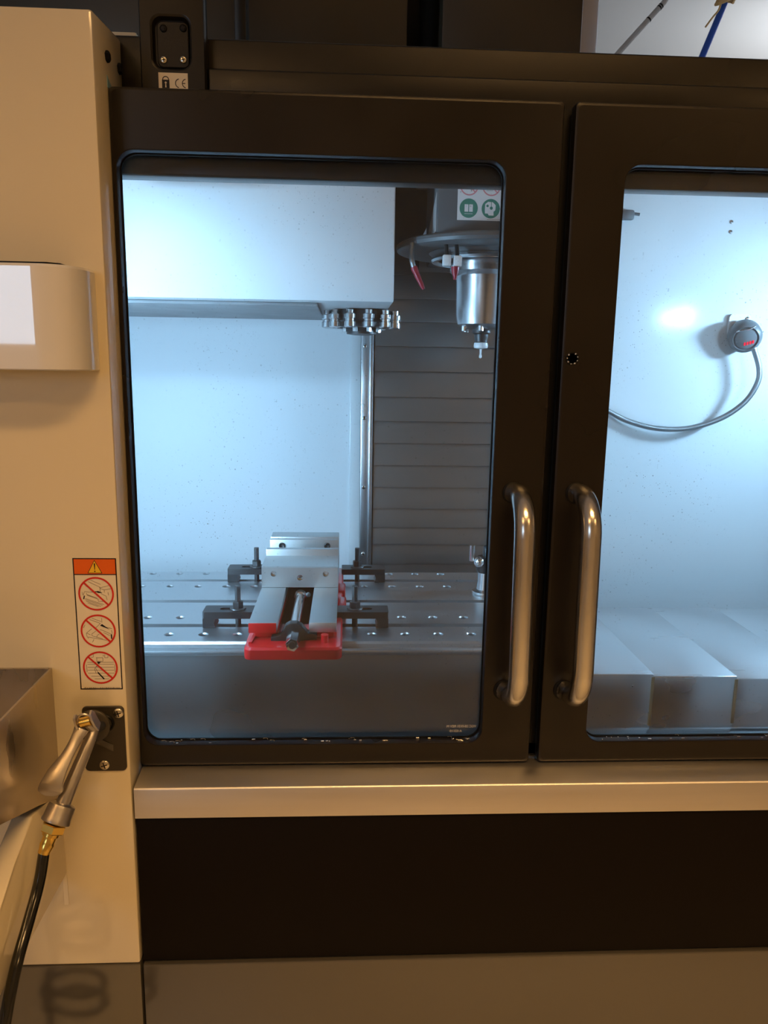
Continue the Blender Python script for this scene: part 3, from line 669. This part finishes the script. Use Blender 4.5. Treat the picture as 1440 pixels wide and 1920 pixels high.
# padlock and CE label
D = Decal(['paper_cream', 'print_black']); py = .05
D.m.box(-.2255, -.1912, py-.0003, py, 1.8120, 1.8378)
D.use('print_black', py-.0005)
D.rect(-.2215, -.2128, 1.8185, 1.8300).ring(-.21715, 1.8300, .0030, .0040, 16, 0, 180)
D.use('paper_cream', py-.0007).disc(-.21715, 1.8268, .0012, 12).pg([(-.2176, 1.8265), (-.2167, 1.8265), (-.2164, 1.8215), (-.2179, 1.8215)])
D.use('print_black', py-.0005).ring(-.2010, 1.8265, .0043, .0052, 20, 100, 260).ring(-.1930, 1.8265, .0043, .0052, 20, 100, 260).rect(-.1978, -.1942, 1.8261, 1.8270)
D.done('safety_label', (-.208, py, 1.812), 'small pale label with padlock and CE mark on dark post', 'label')
# pictogram label on the spindle head
D = Decal(['paper_white', 'print_pink', 'print_green', 'print_line', 'grey_paint']); py = .60
D.m.box(.2105, .3005, py-.0004, py, 1.7815, 1.925)
for (cu, k) in ((.2325, 0), (.2755, 1)):
    D.use('print_pink', py-.0006).ring(cu, 1.8445, .0155, .0180, 32).line([(cu-.0115, 1.856), (cu+.0115, 1.833)], .0024)
    D.use('print_pink', py-.0006).ring(cu, 1.8870, .0155, .0180, 32)
    D.use('print_green', py-.0006).disc(cu, 1.8035, .0178)
D.use('grey_paint', py-.0006).rect(.2225, .2300, 1.838, 1.846).pg([(.236, 1.834), (.238, 1.834), (.238, 1.856), (.2335, 1.851)])
D.use('print_line', py-.0006)
for z in (1.836, 1.840, 1.844): D.rect(.266, .279, z, z+.0006)
D.use('paper_white', py-.0008).rect(.2245, .2325-.0008, 1.797, 1.8105).rect(.2325+.0008, .2405, 1.797, 1.8105).rect(.2245, .2405, 1.7930, 1.7938)
D.use('paper_white', py-.0008).pg([(.2640, 1.800), (.2645, 1.812), (.270, 1.8160), (.279, 1.8155), (.2850, 1.810), (.2845, 1.801), (.2810, 1.798), (.2815, 1.791), (.272, 1.791), (.270, 1.7945), (.2645, 1.7945)])
D.use('print_green', py-.0010).disc(.2690, 1.8085, .0024, 14).disc(.2765, 1.8045, .0030, 14).rect(.2758, .2768, 1.806, 1.8155)
D.use('print_line', py-.0006)
for k in range(9): D.rect(.2690+.003*k, .2712+.003*k, 1.7832, 1.7841)
D.done('pictogram_label', (.255, py, 1.7815), 'white label with red and green round pictograms on spindle head', 'label')

# ------------------------------------------------------------------ white glossy box on the pillar
B = thing('control_box', (-.40, -.042, 1.49), 'glossy white rounded box mounted on the cream pillar', 'box')
def bx_loop(z, i): # plan outline with a large rounded front corner
    pts = [(-.62, -.0425-.0), (-.62, -.1000+i), (-.3320, -.1000+i)]
    for k in range(9):
        a_ = math.pi/2*k/8; pts.append((-.3280+(.0450-i)*math.sin(a_), -.0550-(.0450-i)*math.cos(a_)))
    pts.append((-.2830-i, -.0425)); return [(x, y, z) for x, y in pts]
wb = MB(); wb.loops([bx_loop(1.4905, .0012), bx_loop(1.4917, 0), bx_loop(1.5975, 0), bx_loop(1.6005, .002)], cap0=True, cap1=True)
wb.build('shell', 'white_gloss', B, 25)
MB().prism([(-.62, -.0422), (-.62, -.094), (-.317, -.094), (-.305, -.085), (-.305, -.0422)], 'z', 1.6006, 1.6025).build('top_gasket', 'rubber', B)

# ------------------------------------------------------------------ steel tray and cream bracket, lower left
TR = thing('steel_tray', (-.5, -.042, .955), 'stained sheet steel tray hanging on the cream pillar', 'tray')
tx = -.3605
def side_face(x): 
    m = MB(); m.prism([(-.0425, 1.130), (-.34, 1.128), (-.34, 1.075), (-.110, .985), (-.0425, .955)], 'x', x-.003, x, .0008); return m
side_face(tx).build('side_panel', 'dirty_steel', TR)
side_face(-.95).build('side_panel', 'dirty_steel', TR)
MB().box(-.95, tx-.0035, -.0465, -.0425, .96, 1.130).build('back_panel', 'dirty_steel', TR)
MB().box(-.95, tx-.0035, -.340, -.337, 1.075, 1.128).build('front_panel', 'dirty_steel', TR)
MB().prism([(-.337, 1.075), (-.110, .985), (-.047, .957), (-.047, .960), (-.110, .988), (-.337, 1.078)], 'x', -.95, tx-.0035).build('bottom_panel', 'dirty_steel', TR)
BR = MB(); BR.prism([(-.0425, .846), (-.0425, .945), (-.080, .974), (-.128, .983), (-.180, .960), (-.34, .862), (-.34, .842)], 'x', -.384, -.360, .0025)
BR = BR.build('support_bracket', 'cream', M)
MB().box(-.366, -.3602, -.0423-.0005, -.0423, .80, .98, 0).build('bracket_flange', 'cream', M)

# ------------------------------------------------------------------ blow gun in its holder plate
HP = thing('gun_holder', (-.30, -.042, .99), 'dark rectangular plate with two screws holding the air blow gun', 'holder plate')
MB().loops([rrect(-.3275, -.2758, .9915, 1.0790, .006, -.0422), rrect(-.3275, -.2758, .9915, 1.0790, .006, -.0438), rrect(-.3268, -.2765, .9922, 1.0783, .006, -.0445)], cap0=True, cap1=True).build('plate', 'plate_dark', HP)
screw('screw', (-.2825, -.0445, 1.0705), .0066, 'screw_steel', HP)
screw('screw', (-.3030, -.0445, 1.0005), .0066, 'screw_steel', HP)
MB().lathe([(.012, -.002), (.012, .001), (.0105, .0025), (.009, .001), (.009, -.002)], (-.3000, -.0445, 1.0570), (0, -1, 0), 24).build('socket', 'rubber', HP)
MB().prism([(-.308, 1.037), (-.291, 1.028), (-.291, 1.019), (-.312, 1.030)], 'y', -.0452, -.0445).build('worn_patch', 'base_grey', HP)

GN = thing('blow_gun', (-.30, -.09, 1.06), 'cast metal air blow gun with lever, brass fitting and black hose', 'blow gun')
A, Bp = Vector((-.2985, -.0890, 1.0690)), Vector((-.3243, -.1300, .9985))
LEVER = [(-.3075, -.104, 1.0800), (-.3103, -.108, 1.0738), (-.3145, -.113, 1.0651), (-.3209, -.121, 1.0528), (-.3294, -.130, 1.0380), (-.3335, -.136, 1.0263), (-.3350, -.138, 1.0150)]
dr = (Bp-A).normalized()
bdy = MB(); bdy.tube([A-dr*.004, A, A+dr*.02, A+(Bp-A)*.6, Bp], [.0050, .0062, .0070, .0078, .0086], 20); bdy = bdy.build('body', 'cast_metal', GN, 60)
MB().lathe([(.0110, -.002), (.0150, .000), (.0155, .003), (.0160, .015), (.0165, .017), (.0165, .0195), (.0150, .0205), (.011, .0205)], Bp, dr, 28).build('collar', 'cast_metal', GN)
N0 = Bp+dr*.0205; dh = (dr*.6+Vector((-.30, -.06, -.95))*.4).normalized()
MB().lathe([(.0120, 0), (.0140, .001), (.0140, .0085), (.0125, .010), (.008, .010)], N0, dh, 6).build('hex_nut', 'brass', GN, 20)
N1 = N0+dh*.010
MB().lathe([(.0095, 0), (.0095, .004), (.0078, .005), (.0074, .012), (.0082, .014), (.0068, .021), (.0068, .024), (.004, .024)], N1, dh, 16).build('ferrule', 'brass', GN)
N2 = N1+dh*.023
hp = [N2, (-.3435, -.163, .922), (-.347, -.188, .893), (-.350, -.222, .860), (-.354, -.250, .810), (-.360, -.262, .750), (-.375, -.245, .705), (-.398, -.19, .668)]
ctr = Vector((-.366, -.142, .660))
for k in range(1, 18):
    a_ = math.pi - .2 + 2*math.pi*k/8
    hp.append(ctr+Vector((.047*math.cos(a_), -.012*math.sin(a_), .028*math.sin(a_)-.0042*k)))
hp += [(-.44, -.16, .44), (-.46, -.20, .30), (-.5, -.3, .12), (-.55, -.45, .02), (-.8, -.5, .012), (-1.0, -.45, .012)]
MB().tube(spline(hp, 8), .0064, 14).build('air_hose', 'hose_black', GN, 60, label='glossy black air hose')
# nozzle disc going into the holder
MB().lathe([(.003, .010), (.0185, .0085), (.0205, .007), (.0208, .005), (.0200, .004), (.003, .004)], (-.3095, -.0530, 1.0600), (0, -1, .05), 36).build('nozzle_disc', 'plate_dark', GN)
MB().cyl((-.3000, -.046, 1.057), A-dr*.002, .0062, n=16).build('nozzle', 'dark_steel', GN)
# lever: a bent sheet with folded edges, forked at the top around the brass valve
def strip(cl, wd, th, u):
    m = MB(); rings = []
    u = Vector(u).normalized()
    for i, p in enumerate(cl):
        t = (cl[min(i+1, len(cl)-1)]-cl[max(i-1, 0)]).normalized(); uu_ = (u-t*u.dot(t)).normalized(); n = t.cross(uu_)
        if n.y > 0: n = -n
        w = wd[i]
        rings.append([p-uu_*w+n*-.003, p-uu_*w+n*0, p-uu_*(w-.0015)+n*.0012, p+uu_*(w-.0015)+n*.0012, p+uu_*w, p+uu_*w+n*-.003, p+uu_*(w-.001)+n*-.003, p+uu_*(w-.001)+n*-.0004, p-uu_*(w-.001)+n*-.0004, p-uu_*(w-.001)+n*-.003])
    m.loops(rings, cap0=True, cap1=True); return m
side = Vector((.95, .05, .25))
cl = spline(LEVER, 5)
wd = [.0082+.0000*i for i in range(len(cl))]
for i in range(len(cl)):
    t = i/(len(cl)-1); wd[i] = .0088 - .0024*math.sin(math.pi*min(1, t*1.5)) + .0062*max(0, t-.5)*2
wd[-1] *= .45; wd[-2] *= .78; wd[-3] *= .93
lev = strip(cl, wd, .001, side).build('lever', 'cast_metal', GN, 40)
for sgn in (-1, 1):
    o0 = Vector((-.3030, -.0985, 1.0865)) + side.normalized()*.0095*sgn
    ck = MB(); sd = side.normalized()
    pr_ = [(-.006, -.014), (.006, -.014), (.0085, -.004), (.008, .006), (.004, .0115), (-.003, .0115), (-.0065, .005)]
    e1 = Vector((-.25, -.35, .90)); e1 = (e1-sd*e1.dot(sd)).normalized(); e2 = sd.cross(e1)
    ck.loops([[o0+sd*s_*.0012+e2*a1_+e1*b1_ for a1_, b1_ in pr_] for s_ in (-1, 1)], cap0=True, cap1=True); ck.build('lever_cheek', 'cast_metal', lev)
sd = side.normalized(); pc = Vector((-.3030, -.1000, 1.0865))
MB().lathe([(.0045, -.0072), (.0060, -.006), (.0060, .006), (.0045, .0072)], pc, sd, 16).build('valve_pin', 'brass', GN)
MB().cyl(pc-sd*.0105, pc+sd*.0105, .0026, n=12).build('pivot', 'chrome', GN)
MB().tube([pc+e1*(.012*math.cos(t_))+sd*(.0085*math.sin(t_)) for t_ in [math.pi*(-.5+k/10) for k in range(11)]], .0013, 8).build('lever_loop', 'cast_metal', lev)
MB().cyl(A-dr*.002, pc, .0052, n=16).build('valve_stem', 'cast_metal', GN)

# ------------------------------------------------------------------ hoses hanging above the machine
def hang(name, pts, r, mm, label, cat):
    m = MB(); m.tube(spline(pts, 5), r, 10); return tag(m.build(name, mm, None, 60, pts[-1]), label, cat)
t = thing('blue_hose', (1.427, 2.2, 2.9), 'blue air hose hanging at the top right above the machine', 'hose')
MB().tube([(1.60, 2.2, 3.39), (1.430, 2.2, 2.885), (1.366, 2.2, 2.71), (1.25, 2.2, 2.38)], .0125, 12).build('tube', 'blue_hose', t)
for k in range(3):
    pts = [Vector((1.418, 2.185, 2.875)) + Vector((.034*math.cos(a_)+.004*k, .02*math.sin(a_)-.01, .012*math.sin(a_*1.3)+.009*k)) for a_ in [2*math.pi*i/10 for i in range(11)]]
    MB().tube(pts, .0055, 8).build('twine_wrap', 'twine', t)
MB().tube(spline([(1.405, 2.175, 2.875), (1.395, 2.17, 2.845), (1.375, 2.17, 2.82), (1.350, 2.17, 2.785)], 5), .0035, 6).build('twine_end', 'twine', t)
t = thing('clear_hose', (1.2, 2.2, 2.88), 'thin grey translucent hose slanting down above the machine', 'hose')
MB().tube([(1.50, 2.34, 3.39), (1.194, 2.2, 2.876), (1.048, 2.2, 2.714), (.75, 2.2, 2.38)], .0105, 10).build('tube', 'clear_hose', t)
for k, s_ in enumerate((.06, .10, .36)):
    p_ = Vector((1.194, 2.2, 2.876)).lerp(Vector((1.048, 2.2, 2.714)), s_)
    MB().cyl(p_, p_+Vector((-.004, 0, -.0045)), .0108, n=10).build('print_mark', 'print_black', t)

# ------------------------------------------------------------------ metal chips on the window ledges
def chips(name, x0, x1, z, n, label, parent_seed):
    rnd = random.Random(parent_seed); m = MB()
    for k in range(n):
        x = rnd.uniform(x0, x1)
        if rnd.random() < .35: x = x1-.03*rnd.random()**2 if rnd.random() < .6 else x0+.03*rnd.random()
        y = rnd.uniform(.004, .012); l, w, h = rnd.uniform(.001, .005), rnd.uniform(.0006, .002), rnd.uniform(.0006, .0026)
        if rnd.random() < .35:
            pts = [(x+.002*math.cos(t_)*(1+.3*t_), y+.001*math.sin(t_*1.7), z+.0012+.0011*math.sin(t_)+.0007*t_) for t_ in [i*.7 for i in range(6)]]
            m.tube(pts, .0004, 5)
        else: m.box(x, x+l, y, y+w, z+.0001, z+h, .0002, 1)
    o = tag(m.build(name, 'chip_metal', None, loc=((x0+x1)/2, .01, z)), label, 'metal chips', kind='stuff'); return o
chips('metal_chips', -.248, .168, 1.0025, 34, 'bright metal chips along the bottom ledge of the left window', 5)
chips('metal_chips', .345, .60, 1.0025, 22, 'bright metal chips along the bottom ledge of the right window', 9)
